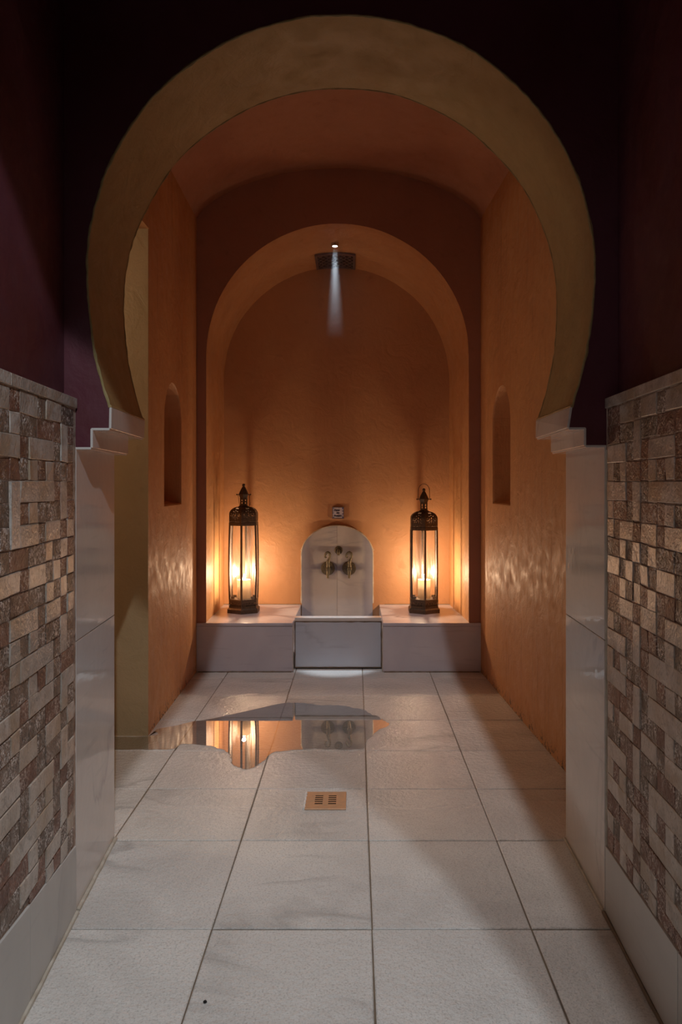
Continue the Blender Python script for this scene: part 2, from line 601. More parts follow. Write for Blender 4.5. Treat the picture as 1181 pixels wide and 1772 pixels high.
def mosaic_wall(side):
    left = side == 'left'
    XF = XL if left else XR
    sg = 1 if left else -1
    grid = LEFT if left else RIGHT
    cw = 0.0575 if left else 0.0535
    y_edge = 2.072 if left else 2.078
    root_mb = MB()

    def P(u, v, n):
        return (XF(u) + sg * n, u, v)

    def panel(mb, u0, u1, v0, v1, n0, n1, mi=0):
        mb.slab([P(u0, v0, n0), P(u1, v0, n0), P(u1, v1, n0), P(u0, v1, n0), P(u0, v0, n1), P(u1, v0, n1), P(u1, v1, n1), P(u0, v1, n1)], mi)
    panel(root_mb, -1.65, 2.098, 0.0, 1.44, -0.16, -0.0034, 1)
    panel(root_mb, -1.65, 2.098, 1.44, 3.0, -0.16, -0.036, 0)
    root = struct(root_mb.build('wall_' + side, ['burgundy_plaster', 'mortar']),
                  'dark burgundy plaster wall above a red and white stone mosaic, %s' % ('with olive wall beyond it' if left else 'lit more dimly'), 'wall')
    # cap stones
    us = ([2.096, 1.61, 1.10, 0.6, 0.1, -0.5, -1.1, -1.64] if left else [2.096, 1.845, 1.40, 0.9, 0.4, -0.1, -0.6, -1.1, -1.64])
    for a, b_ in zip(us, us[1:]):
        mb = MB()
        panel(mb, b_ + 0.0015, a - 0.0015, 1.416, 1.444, -0.034, 0.002 + rnd.uniform(0, .002))
        mb.build('cap_stone', 'pale_stone', root, bevel=0.002)
    # skirting slabs, top edge falling slightly towards the jamb
    us = ([2.092, 1.726, 1.20, 0.65, 0.1, -0.5, -1.1, -1.64] if left else [2.092, 1.573, 1.05, 0.5, 0.0, -0.55, -1.1, -1.64])

    def sk(u):
        return max(0.190, min(0.30, 0.19 + (2.09 - u) * (0.105 if left else 0.05)))
    for a, b_ in zip(us, us[1:]):
        a, b_ = a - 0.0015, b_ + 0.0015
        mb = MB()
        n0, n1 = -0.014, 0.001 + rnd.uniform(0, .002)
        mb.slab([P(b_, 0, n0), P(a, 0, n0), P(a, sk(a), n0), P(b_, sk(b_), n0), P(b_, 0, n1), P(a, 0, n1), P(a, sk(a), n1), P(b_, sk(b_), n1)])
        mb.build('skirting_slab', 'skirting_marble', root, bevel=0.0015)
    # caulk bead between the skirting and the floor
    mb = MB()
    pts = []
    for k in range(60):
        u = -1.6 + k * (2.09 + 1.6) / 59
        pts.append(P(u, 0.002, 0.004 + 0.003 * noise.noise((u * 7, 3 if left else 9, 0))))
    mb.tube(pts, [0.006 + 0.003 * noise.noise((p[1] * 5, 1, 1)) for p in pts], 6)
    mb.build('grout_bead', 'white_grout' if left else 'dark_grout', root, True)
    rh = 0.0505
    rest = {'pale_stone': MB(), 'red_stone': MB(), 'brown_stone': MB()}
    count = 0
    ncol = len(grid[0])
    for r, row in enumerate(grid):
        c = 0
        vt0 = 1.413 - r * rh
        while c < 26:
            cc = c if c < ncol else (2 * ncol - 2 - c) % ncol
            ch = row[cc]
            if ch == '|':
                c += 1
                continue
            wdt, hgt = 1, 1
            if ch == 'S':
                hgt = 2
                while r + hgt < len(grid) and grid[r + hgt][cc] == '|':
                    hgt += 1
                ch = 'L'
            else:
                while c + wdt < 26 and c + wdt < ncol and row[c + wdt] == ch and wdt < (4 if ch == 'L' else 2) and not (ch == 'D' and rnd.random() < 0.35):
                    wdt += 1
            u1 = y_edge - c * cw
            u0 = y_edge - (c + wdt) * cw
            v1 = vt0
            v0 = vt0 - hgt * rh
            gp = 0.0010
            lim = sk((u0 + u1) / 2) + 0.002
            c += wdt
            if v1 < lim + 0.012:
                continue
            v0 = max(v0, lim)
            mat = 'pale_stone' if ch == 'L' else ('red_stone' if rnd.random() < (0.42 if left else 0.62) else 'brown_stone')
            rough_piece = mat != 'pale_stone'
            n1 = rnd.uniform(-0.0012, 0.0012) - (0.0012 if rough_piece else 0)
            j = lambda a=0.0022: rnd.uniform(-a, a)
            co = [(u0 + gp + j(), v0 + gp + j()), (u1 - gp + j(), v0 + gp + j()), (u1 - gp + j(), v1 - gp + j()), (u0 + gp + j(), v1 - gp + j())]
            cu, cv = (u0 + u1) / 2, (v0 + v1) / 2
            k = 0.0016

            def inn(p):
                return (p[0] + (k if p[0] < cu else -k), p[1] + (k if p[1] < cv else -k))
            tilt = [j(0.0012) for _ in co]
            rings = [[P(p[0], p[1], -0.014) for p in co], [P(p[0], p[1], n1 - 0.001 + q) for p, q in zip(co, tilt)], [P(*inn(p), n1 + q) for p, q in zip(co, tilt)]]
            if count < 296 and u0 > 1.28:
                mb = MB()
                mb.loft(rings, 0, True, False, True)
                mb.build('stone', mat, root)
                count += 1
            else:
                rest[mat].loft(rings, 0, True, False, True)
    for k_, mb in rest.items():
        if mb.f:
            tag(mb.build('stone_facing', k_, root), kind='stuff')
    return root


wl = mosaic_wall('left')
wr = mosaic_wall('right')

# ------------------------------------------------------------------ horseshoe arch wall
YF, YB = 2.10, 2.53


def arch_outline(cx, r, zc, b, z_end, n=36):
    """left foot of the horseshoe up over the crown and down to the right foot"""
    a_end = math.asin((zc - z_end) / b)
    pts = []
    for k in range(2 * n + 1):
        a = math.pi + a_end - (math.pi + 2 * a_end) * k / (2 * n)
        c_, s_ = math.cos(a), math.sin(a)
        pts.append((cx + r * c_, zc + (r * s_ if s_ >= 0 else b * s_)))
    return pts


def full_outline(f):
    if f:
        arch = arch_outline(-0.042, 0.716, 1.81, 0.936, 1.420)
        lft = [(-0.794, 0), (-0.794, 0.6), (-0.794, 1.306), (-0.746, 1.306), (-0.746, 1.360), (-0.694, 1.360)]
        rgt = [(0.600, 1.362), (0.648, 1.362), (0.648, 1.312), (0.707, 1.312), (0.707, 0.6), (0.707, 0)]
    else:
        arch = arch_outline(-0.052, 0.736, 1.81, 0.936, 1.420)
        lft = [(-0.826, 0), (-0.826, 0.6), (-0.826, 1.306), (-0.778, 1.306), (-0.778, 1.360), (-0.724, 1.360)]
        rgt = [(0.616, 1.360), (0.668, 1.360), (0.668, 1.312), (0.720, 1.312), (0.720, 0.6), (0.720, 0)]
    # uneven plaster
    out = []
    for k, (x, z) in enumerate(arch):
        s_ = 0.004 * noise.noise((k * 0.21, 5.0 if f else 8.0, 0))
        out.append((x * (1 + s_), z + s_))
    return lft, out, rgt


FO, BO = full_outline(True), full_outline(False)
fo, bo = sum(FO, []), sum(BO, [])
mb = MB()
mb.poly([(-1.1, 3.0), (1.0, 3.0), (1.0, 0)] + list(reversed(fo)) + [(-1.1, 0)], [], lambda a, b_: (a, YF, b_), 0)
mb.poly([(-3.0, 3.4), (1.0, 3.4), (1.0, 0)] + list(reversed(bo)) + [(-3.0, 0)], [], lambda a, b_: (a, YB, b_), 2)
ns = 6
rings = []
for k in range(ns + 1):
    q = k / ns
    rings.append([(fx + (bx - fx) * q, YF + (YB - YF) * q, fz + (bz - fz) * q) for (fx, fz), (bx, bz) in zip(fo, bo)])
mb.loft(rings, 1, False)
mb.add([(-1.1, YF, 3.0), (1.0, YF, 3.0), (1.0, YB, 3.4), (-3.0, YB, 3.4)], [(0, 1, 2, 3)], 0)
mb.add([(1.0, YF, 0), (1.0, YF, 3.0), (1.0, YB, 3.4), (1.0, YB, 0)], [(0, 1, 2, 3)], 0)
mb.add([(-1.1, YF, 0), (-1.1, YF, 3.0), (-3.0, YB, 3.4), (-3.0, YB, 0)], [(0, 1, 2, 3)], 0)
wall_mid = struct(mb.build('wall_middle', ['burgundy_plaster', 'ochre_plaster', 'orange_plaster'], smooth=True),
                  'burgundy wall pierced by a wide horseshoe arch with an ochre soffit', 'wall')
# rough yellow line of paint along the front arris of the arch
for (outl, YY, rr, mname, sd) in ((FO, YF + 0.001, 0.0036, 'edge_paint', 3), (BO, YB - 0.004, 0.003, 'ochre_plaster', 6)):
    mb = MB()
    pts = []
    a = outl[1]
    for k in range(len(a) * 5 - 4):
        i, q = divmod(k, 5)
        if i + 1 >= len(a):
            p = a[-1]
        else:
            p = (a[i][0] + (a[i + 1][0] - a[i][0]) * q / 5, a[i][1] + (a[i + 1][1] - a[i][1]) * q / 5)
        n_ = noise.noise((p[0] * 30, p[1] * 30, sd))
        n2_ = noise.noise((p[0] * 9, p[1] * 9, sd + 4))
        rd = Vector((p[0] + 0.045, p[1] - 1.81)).normalized()
        pts.append((p[0] + rd.x * n_ * 0.0025, YY, p[1] + rd.y * n_ * 0.0025))
    rads = [rr * (0.75 + 0.9 * abs(noise.noise((p[0] * 22, p[2] * 22, 7)))) for p in pts]
    mb.tube(pts, rads, 6)
    mb.build('arch_edge', mname, wall_mid, True)


def clad(name, segF, segB, th, z_split=None, mat='jamb_marble', inset=0.0):
    """marble slab lying on the reveal between two outline points; th outward into the opening"""
    (fx0, fz0), (fx1, fz1) = segF
    (bx0, bz0), (bx1, bz1) = segB
    a, b_, c_, d = (Vector((fx0, YF - 0.001, fz0)), Vector((fx1, YF - 0.001, fz1)), Vector((bx1, YB + 0.002, bz1)), Vector((bx0, YB + 0.002, bz0)))
    nrm = (b_ - a).cross(d - a).normalized()
    cen = Vector((-0.05, 2.3, 0.8))
    if nrm.dot(cen - a) < 0:
        nrm = -nrm
    mb = MB()
    lo = [p - nrm * 0.002 for p in (a, b_, c_, d)]
    hi = [p + nrm * th for p in (a, b_, c_, d)]
    mb.slab(lo + hi)
    return mb.build(name, mat, None, bevel=0.002)


for side, F, B in (('left', FO[0], BO[0]), ('right', list(reversed(FO[2])), list(reversed(BO[2])))):
    jr = empty('jamb_lining')
    struct(jr, 'tall polished white marble jamb lining with a stepped corbel %s the arch' % ('at the olive wall side of' if side == 'left' else 'at the plain orange wall side of'), 'jamb')
    zs = [0.0, 0.760, 1.306] if side == 'left' else [0.0, 0.764, 1.312]
    for z0, z1 in zip(zs, zs[1:]):
        g = 0.001
        s_ = clad('slab', ((F[0][0], z0 + g), (F[0][0], z1 - g)), ((B[0][0], z0 + g), (B[0][0], z1 - g)), 0.006)
        s_.parent = jr
    # corbel: two solid steps seen as undersides and cheeks of marble
    foot_f = FO[1][0] if side == 'left' else FO[1][-1]
    foot_b = BO[1][0] if side == 'left' else BO[1][-1]
    F2, B2 = F + [foot_f], B + [foot_b]
    for k, nm in ((2, 'underside'), (3, 'corbel_face'), (4, 'underside'), (5, 'corbel_face')):
        s_ = clad(nm, (F2[k], F2[k + 1]), (B2[k], B2[k + 1]), 0.005)
        s_.parent = jr
    # bead of plaster where the arch foot meets the corbel
    mb = MB()
    pts = []
    for k in range(24):
        q = k / 23
        pts.append((foot_f[0] + (foot_b[0] - foot_f[0]) * q, YF + (YB - YF) * q, foot_f[1] + 0.003 + 0.003 * noise.noise((q * 9, 2, 1))))
    mb.tube(pts, 0.005, 6)
    mb.build('plaster_bead', 'ochre_plaster', jr, True)
    # grout at the foot
    mb = MB()
    sgn = 1 if side == 'left' else -1
    pts = [(F[0][0] + (B[0][0] - F[0][0]) * q + sgn * (0.010 + 0.003 * noise.noise((q * 8, 4, 2))), YF + (YB - YF) * q, 0.001) for q in [k / 20 for k in range(21)]]
    mb.tube(pts, 0.0075 if side == 'left' else 0.005, 6)
    mb.build('grout_bead', 'white_grout', jr, True)
    # corner bead between lining and side wall
    mb = MB()
    mb.tube([(F[0][0] + sgn * 0.002, YF - 0.008, 0.0 + 0.065 * k) for k in range(21)], [0.003 + 0.002 * abs(noise.noise((k * 0.7, 1, sgn))) for k in range(21)], 6)
    mb.build('corner_bead', 'white_grout', jr, True)

# ------------------------------------------------------------------ inner room side walls with niches


def niche_loop(y0, y1, z0, zs, n=14):
    r, c = (y1 - y0) / 2, (y0 + y1) / 2
    pts = [(y0, z0), (y1, z0), (y1, zs)]
    for k in range(1, n):
        a = math.pi * k / n
        pts.append((c + r * math.cos(a), zs + r * 1.02 * math.sin(a)))
    pts.append((y0, zs))
    # hand-cut unevenness
    return [(a + 0.004 * noise.noise((a * 20, b_ * 20, 1)), b_ + 0.004 * noise.noise((a * 20, b_ * 20, 5))) for a, b_ in pts]


def inner_wall(name, XF, sg, outer, hole, depth, label):
    mb = MB()

    def f(u, v, n=0.0):
        return (XF(u) + sg * n, u, v)
    mb.poly(outer, [hole], lambda a, b_: f(a, b_), 0)
    k = 0.006
    cy = sum(p[0] for p in hole) / len(hole)
    cz = sum(p[1] for p in hole) / len(hole)

    def sc_(p, s_):
        return (cy + (p[0] - cy) * s_, cz + (p[1] - cz) * s_)
    rings = [[f(*p) for p in hole], [f(*sc_(p, 0.985), -0.008) for p in hole], [f(*sc_(p, 0.97), -depth * 0.5) for p in hole], [f(*sc_(p, 0.94), -depth) for p in hole]]
    mb.loft(rings, 0, True, False, True)
    # thickness behind
    n = len(outer)
    mb.loft([[f(a, b_) for a, b_ in outer], [f(a, b_, -0.25) for a, b_ in outer]], 1, True, False, True)
    return struct(mb.build(name, ['orange_wet_plaster', 'olive_plaster'], recalc=True), label, 'wall')


ZT = 3.30
hl = niche_loop(3.90, 4.33, 1.09, 1.545)
hr = niche_loop(4.04, 4.46, 1.09, 1.555)
inner_wall('wall_left_inner', XLI, 1, [(3.575, 0), (4.86, 0), (4.86, ZT), (3.575, ZT)], hl, 0.13,
           'orange plaster wall with an arched niche, beside the olive passage')
inner_wall('wall_right_inner', XRI, -1, [(2.531, 0), (4.86, 0), (4.86, ZT), (2.531, ZT)], hr, 0.13,
           'long streaked orange plaster wall with an arched niche and mould at its foot')
# wall above the side passage, and the olive passage walls
mb = MB()
mb.box(-1.25, -0.992, 2.531, 3.575, 2.43, ZT, 0)
struct(mb.build('wall_left_lintel', 'orange_plaster'), 'orange plaster wall over the side passage opening', 'wall')
mb = MB()
mb.box(-3.0, -1.246, 3.575, 3.80, 0, 2.43)
mb.box(-1.247, -0.995, 3.570, 3.576, 0, 2.43)
struct(mb.build('wall_passage', 'olive_plaster'), 'flat olive wall closing the side passage, dark line along its foot', 'wall')
mb = MB()
mb.box(-3.0, -1.251, 2.531, 3.574, 2.43, 2.50)
struct(mb.build('ceiling_passage', 'olive_plaster'), 'low olive ceiling of the side passage', 'ceiling')
mb = MB()
mb.box(-3.06, -3.0, 2.5, 3.8, 0, 2.5)
struct(mb.build('wall_passage_end', 'olive_plaster'), 'olive end wall of the side passage', 'wall')

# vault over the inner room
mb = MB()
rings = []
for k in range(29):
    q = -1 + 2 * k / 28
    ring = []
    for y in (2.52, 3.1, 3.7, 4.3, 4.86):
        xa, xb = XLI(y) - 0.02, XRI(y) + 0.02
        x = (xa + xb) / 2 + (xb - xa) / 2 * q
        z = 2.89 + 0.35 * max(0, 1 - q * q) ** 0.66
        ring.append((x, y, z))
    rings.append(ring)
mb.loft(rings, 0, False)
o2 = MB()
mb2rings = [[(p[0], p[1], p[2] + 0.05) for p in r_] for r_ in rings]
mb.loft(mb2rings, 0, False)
struct(mb.build('ceiling_vault', 'dimmed_vault_plaster', smooth=True, recalc=False), 'orange plaster barrel vault over the inner room, dimmed in its colour', 'ceiling')

# ------------------------------------------------------------------ end wall with the deep arched alcove
YW, YA = 4.80, 5.54


def alc(c, r, zs, zb, n=28):
    return [(c - r, zb)] + [(c - r, zb + (zs - zb) * k / 6) for k in range(1, 6)] + \
           [(c - r * math.cos(math.pi * k / (2 * n)), zs + r * math.sin(math.pi * k / (2 * n))) for k in range(2 * n + 1)] + \
           [(c + r, zs - (zs - zb) * k / 6) for k in range(1, 6)] + [(c + r, zb)]


AF = alc(-0.1175, 0.846, 2.04, 0.310)
AM = alc(-0.124, 0.842, 2.02, 0.310)
AB = alc(-0.142, 0.8375, 1.985, 0.310)
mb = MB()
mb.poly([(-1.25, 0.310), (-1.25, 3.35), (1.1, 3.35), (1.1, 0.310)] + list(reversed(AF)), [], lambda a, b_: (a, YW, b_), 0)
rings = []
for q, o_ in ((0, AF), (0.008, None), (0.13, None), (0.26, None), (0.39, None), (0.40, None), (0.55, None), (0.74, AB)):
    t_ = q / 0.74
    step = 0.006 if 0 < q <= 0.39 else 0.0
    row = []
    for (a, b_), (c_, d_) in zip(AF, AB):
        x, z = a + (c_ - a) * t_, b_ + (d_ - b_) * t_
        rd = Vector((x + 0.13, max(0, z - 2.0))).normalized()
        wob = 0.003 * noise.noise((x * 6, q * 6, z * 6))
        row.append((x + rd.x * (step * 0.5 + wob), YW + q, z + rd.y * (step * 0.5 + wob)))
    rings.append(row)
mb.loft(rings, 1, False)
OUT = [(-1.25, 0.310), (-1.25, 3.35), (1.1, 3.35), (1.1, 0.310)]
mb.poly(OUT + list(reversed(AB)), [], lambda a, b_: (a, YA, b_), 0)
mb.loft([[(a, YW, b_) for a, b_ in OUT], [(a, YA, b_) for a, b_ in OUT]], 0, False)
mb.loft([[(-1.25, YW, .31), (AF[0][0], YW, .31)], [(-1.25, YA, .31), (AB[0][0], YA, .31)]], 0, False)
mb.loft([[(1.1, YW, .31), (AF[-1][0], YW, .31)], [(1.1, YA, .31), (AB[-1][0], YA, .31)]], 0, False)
wall_back = struct(mb.build('wall_back', ['cool_shaded_end_plaster', 'orange_plaster'], smooth=True), 'orange plaster end wall with a deep round-arched alcove', 'wall')
mb = MB()
mb.box(-1.3, 1.2, YA, YA + .12, 0, 3.4)
struct(mb.build('wall_alcove', ['hazed_alcove_plaster']), 'orange plaster wall at the back of the alcove, behind the lanterns', 'wall')

# shell of the entrance room
mb = MB()
mb.box(-1.3, 1.2, -1.75, 2.10, 3.0, 3.08)
struct(mb.build('ceiling', 'ceiling_plaster'), 'dark plaster ceiling of the entrance room', 'ceiling')
mb = MB()
mb.box(-1.3, 1.2, -1.80, -1.66, 0, 3.0)
struct(mb.build('wall_rear', 'burgundy_plaster'), 'burgundy wall behind the viewer', 'wall')

# ------------------------------------------------------------------ marble benches and basin
BT = 0.316


def bench(x0, x1, inner, label):
    root = empty('marble_bench', ((x0 + x1) / 2, 5.1, 0))
    tag(root, label, 'bench', 'marble benches in the alcove')
    off = (-(x0 + x1) / 2, -5.1, 0)

    def put(mb, nm, mt, bv=0.0):
        mb.v = [(p[0] + off[0], p[1] + off[1], p[2]) for p in mb.v]
        return mb.build(nm, mt, root, bevel=bv)
    mb = MB(); mb.box(x0, x1, 4.79, 4.82, 0.004, BT - 0.022); put(mb, 'front_panel', 'bench_marble', 0.002)
    mb = MB(); mb.box(x0, x1, 4.787, 5.538, BT - 0.0215, BT); put(mb, 'top_slab', 'bench_marble', 0.005)
    ix = (inner - 0.02, inner) if inner > (x0 + x1) / 2 else (inner, inner + 0.02)
    mb = MB(); mb.box(ix[0], ix[1], 4.821, 5.538, 0.004, BT - 0.022); put(mb, 'end_panel', 'bench_marble', 0.002)
    mb = MB()
    e = inner
    s_ = 1 if inner > (x0 + x1) / 2 else -1
    mb.tube([(e + s_ * 0.001, 4.794, 0.004 + k * 0.0155) for k in range(20)], [0.004 + 0.0015 * noise.noise((k, e, 1)) for k in range(20)], 6)
    put(mb, 'grout_edge', 'white_grout')
    mb = MB()
    mb.tube([(x0 + 0.01 + (x1 - x0 - 0.02) * k / 30, 4.788, 0.002) for k in range(31)], [0.004 + 0.003 * noise.noise((k * 0.6, e, 4)) for k in range(31)], 6)
    put(mb, 'floor_grout', 'dark_grout')
    mb = MB()
    mb.tube([(x0 + 0.04 + (x1 - x0 - 0.05) * k / 30, 5.533, BT + 0.001) for k in range(31)], [0.003 + 0.002 * noise.noise((k * 0.6, e, 9)) for k in range(31)], 6)
    put(mb, 'wall_grout', 'dark_grout')
    return root


bench(-1.024, -0.405, -0.405, 'veined pale marble bench under the taller lantern with the lowered handle')
bench(0.1745, 0.806, 0.1745, 'plainer pale marble bench under the shorter lantern with the raised handle')

bs = empty('wash_basin', (-0.115, 4.88, 0))
tag(bs, 'sunken marble wash basin with a white rim between the two benches', 'basin')


def bput(mb, nm, mt, bv=0.0, lab=None, parent=None):
    mb.v = [(p[0] + 0.115, p[1] - 4.88, p[2]) for p in mb.v]
    o = mb.build(nm, mt, parent or bs, bevel=bv)
    if lab:
        o['label'] = lab
    return o


mb = MB(); mb.box(-0.396, 0.166, 4.875, 4.905, 0.010, 0.309); bput(mb, 'front_panel', 'basin_marble', 0.006)
mb = MB(); mb.box(-0.400, 0.170, 4.871, 4.935, 0.311, 0.337); bput(mb, 'rim', 'jamb_marble', 0.007)
mb = MB(); mb.box(-0.403, 0.172, 4.906, 5.50, 0.06, 0.10); bput(mb, 'basin_bottom', 'basin_marble')
mb = MB()
per = [(-0.398 + 0.566 * k / 26, 0.310) for k in range(27)] + [(0.168, 0.310 - 0.30 * k / 14) for k in range(1, 15)] + [(0.168 - 0.566 * k / 26, 0.010) for k in range(1, 27)] + [(-0.398, 0.01 + 0.3 * k / 14) for k in range(1, 15)]
mb.tube([(x, 4.876, z) for x, z in per], [0.0038 + 0.003 * noise.noise((k * 0.45, 3, 3)) for k in range(len(per))], 6)
bput(mb, 'mouldy_grout', 'dark_grout', lab='dark mouldy grout line round the front panel')

# arched splash slab behind the basin
sp = empty('splash_slab', (-0.135, 5.52, 0.10))
tag(sp, 'grey veined marble slab with a rounded top, behind the taps', 'marble slab')
cx = -0.137
for s_ in (-1, 1):
    n = 22
    prof = [(cx + s_ * 0.0008, 0.102), (cx + s_ * 0.262, 0.102), (cx + s_ * 0.262, 0.690)]
    for k in range(1, n + 1):
        a = (math.pi / 2) * k / n
        prof.append((cx + s_ * (0.0008 + 0.261 * math.cos(a) ** 1.06 if k < n else 0.0008), 0.690 + 0.210 * math.sin(a)))
    if s_ < 0:
        prof.reverse()
    mb = MB()
    fr = [(x, 5.505, z) for x, z in prof]
    bk = [(x, 5.538, z) for x, z in prof]
    mb.loft([fr, bk], 0, True, True, True)
    mb.v = [(p[0] + 0.135, p[1] - 5.52, p[2] - 0.10) for p in mb.v]
    mb.build('slab_half', 'splash_marble' if 'splash_marble' in MATS else 'basin_marble', sp)
mb = MB()
ou = [(cx - 0.264, 0.33 + 0.36 * k / 12) for k in range(12)] + [(cx - 0.264 * math.cos(math.pi * k / 40), 0.690 + 0.212 * math.sin(math.pi * k / 40)) for k in range(41)] + [(cx + 0.264, 0.690 - 0.36 * k / 12) for k in range(1, 13)]
mb.tube([(x, 5.510, z) for x, z in ou], [0.0055 + 0.004 * noise.noise((k * 0.5, 8, 3)) for k in range(len(ou))], 6)
for s_ in (-1, 1):   # lumps of grout filling the shoulders
    for k in range(4):
        mb.lathe([(0.003, -0.010), (0.013 - 0.002 * k, 0.0), (0.003, 0.012)], (cx + s_ * (0.262 - 0.004 * k), 5.52, 0.722 + 0.011 * k), 7)
mb.v = [(p[0] + 0.135, p[1] - 5.52, p[2] - 0.10) for p in mb.v]
mb.build('grout_edge', 'white_grout', sp, True)

# ------------------------------------------------------------------ taps and outlet


def tap(x, z, label, sx=1.0, bright=False):
    root = empty('wall_tap', (x, 5.503, z))
    tag(root, label, 'tap', 'brass taps on the marble slab')
    o = (0, 0, 0)
    mb = MB()
    mb.lathe([(0.0, 0.0), (0.050, 0.0), (0.051, 0.004), (0.047, 0.009), (0.034, 0.012), (0.0, 0.013)], o, 28, 'y')
    mb.build('rosette', 'tap_brass', root, True)
    mb = MB()
    mb.lathe([(0.0, 0.010), (0.012, 0.012), (0.012, 0.03), (0.017, 0.034), (0.017, 0.062), (0.012, 0.068), (0.0, 0.07)], (0.004, 0, 0), 16, 'y')
    mb.tube([(0.004, -0.048, 0.040), (0.004, -0.048, 0.026), (0.004, -0.048, 0.0), (0.003, -0.050, -0.03), (0.001, -0.052, -0.046), (0.001, -0.053, -0.056), (0.001, -0.053, -0.066)],
            [0.011, 0.014, 0.015, 0.013, 0.010, 0.0085, 0.0095], 12)
    mb.build('body', 'tap_brass', root, True)
    mb = MB()
    pts, rad = [], []
    base = [(0.002, 0.038), (0.004, 0.052), (0.007, 0.064), (0.013, 0.076), (0.017, 0.090), (0.017, 0.104), (0.012, 0.117), (0.003, 0.123), (-0.007, 0.120), (-0.014, 0.111), (-0.019, 0.100), (-0.019, 0.089), (-0.012, 0.084), (-0.007, 0.090)]
    rr = [0.013, 0.015, 0.011, 0.008, 0.009, 0.0105, 0.0105, 0.0098, 0.009, 0.0088, 0.008, 0.007, 0.006, 0.004]
    for (a, b_), r_ in zip(base, rr):
        pts.append((a * sx, -0.052, b_))
        rad.append(r_)
    mb.tube(pts, rad, 10)
    mb.build('lever', 'tap_brass', root, True)
    return root


tap(-0.206, 0.588, 'aged brass lever tap on the side of the taller lantern')
tap(-0.049, 0.588, 'aged brass lever tap on the side of the shorter lantern', 1.05)
sr = empty('water_outlet', (-0.127, 5.503, 0.722))
tag(sr, 'small round brass water outlet above and between the two taps', 'water spout')
mb = MB()
mb.lathe([(0.0, 0.0), (0.0305, 0.0), (0.031, 0.004), (0.027, 0.009), (0.022, 0.010), (0.020, 0.016), (0.0, 0.018)], (0, 0, 0), 24, 'y')
mb.build('rosette', 'tap_brass', sr, True)
mb = MB()
mb.tube([(0, -0.012, 0.0), (0, -0.028, -0.001), (0.001, -0.040, -0.007), (0.001, -0.045, -0.018), (0.001, -0.045, -0.030)], [0.0125, 0.0125, 0.012, 0.0115, 0.0115], 12)
mb.build('nozzle', 'tap_brass', sr, True)
mb = MB()
mb.lathe([(0.0, -0.0325), (0.009, -0.0325), (0.009, -0.0305), (0.0, -0.0305)], (0.001, -0.045, 0), 12)
mb.build('nozzle_mouth', 'dark_hole', sr)

# ------------------------------------------------------------------ tile plaque with hand lettering
pq = empty('wall_plaque', (-0.131, 5.536, 0.996))
tag(pq, 'small square glazed tile with dark lettering, fixed above the slab', 'sign')
mb = MB(); mb.box(-0.044, 0.044, -0.010, 0.004, -0.044, 0.044); mb.build('plaque_tile', 'plaque_glaze', pq, bevel=0.0015)
mb = MB()
for (a0, a1, b0, b1) in ((-0.044, -0.0395, -0.044, 0.044), (0.0395, 0.044, -0.044, 0.044), (-0.039, 0.039, 0.0395, 0.044), (-0.039, 0.039, -0.044, -0.0395)):
    mb.box(a0, a1, -0.0128, -0.0102, b0, b1)
mb.build('plaque_border', 'vent_metal', pq)
mb = MB()
for (a, b_, r_) in ((-0.034, 0.034, .004), (0.034, 0.034, .006), (0.034, -0.034, .006), (-0.034, -0.034, .004), (-0.035, 0.0, .003), (0.035, -0.008, .005), (0.034, 0.014, .004)):
    mb = MB()
    mb.lathe([(0, 0), (r_, 0), (r_ * .7, 0.0012), (0, 0.0014)], (a, -0.0101, b_), 7, 'y')
    mb.build('blue_ornament', 'plaque_blue', pq)
for txt, dx, dz, s_ in (('Agua', -0.008, 0.014, 0.021), ('no', -0.001, -0.006, 0.021), ('Potable', 0.0, -0.028, 0.0195)):
    cu = bpy.data.curves.new('txt', 'FONT')
    cu.body = txt
    cu.size = s_
    cu.align_x = 'CENTER'
    cu.extrude = 0.0006
    cu.offset = 0.0006
    to = bpy.data.objects.new('txt', cu)
    COL.objects.link(to)
    bpy.context.view_layer.update()
    me = bpy.data.meshes.new_from_object(to)
    bpy.data.objects.remove(to)
    me.transform(Matrix.Translation((dx, -0.0112, dz)) @ Matrix.Rotation(R(90), 4, 'X'))
    me.materials.clear()
    me.materials.append(MATS['plaque_ink'])
    lo = bpy.data.objects.new('lettering', me)
    COL.objects.link(lo)
    lo.parent = pq

# ------------------------------------------------------------------ vent grille on the alcove vault
vg = empty('vent_grille', (-0.147, 5.40, 2.82))
tag(vg, 'dark pierced metal vent grille curved against the alcove vault', 'vent')


def vault_pt(x, y, d):
    q = (y - YW) / (YA - YW)
    c = -0.1175 + (-0.142 + 0.1175) * q
    r = 0.846 + (0.8375 - 0.846) * q - d
    z0 = 2.04 + (1.985 - 2.04) * q
    return (x + 0.147, y - 5.40, z0 + math.sqrt(r * r - (x - c) ** 2) - 2.82)


def vstrip(mb, a, b_, wd, d0, d1, n=8):
    rings = []
    dx, dy = b_[0] - a[0], b_[1] - a[1]
    L = math.hypot(dx, dy)
    px, py = -dy / L * wd / 2, dx / L * wd / 2
    for k in range(n + 1):
        x, y = a[0] + dx * k / n, a[1] + dy * k / n
        rings.append([vault_pt(x - px, y - py, d0), vault_pt(x + px, y + py, d0), vault_pt(x + px, y + py, d1), vault_pt(x - px, y - py, d1)])
    mb.loft(rings, 0, True, True, True)


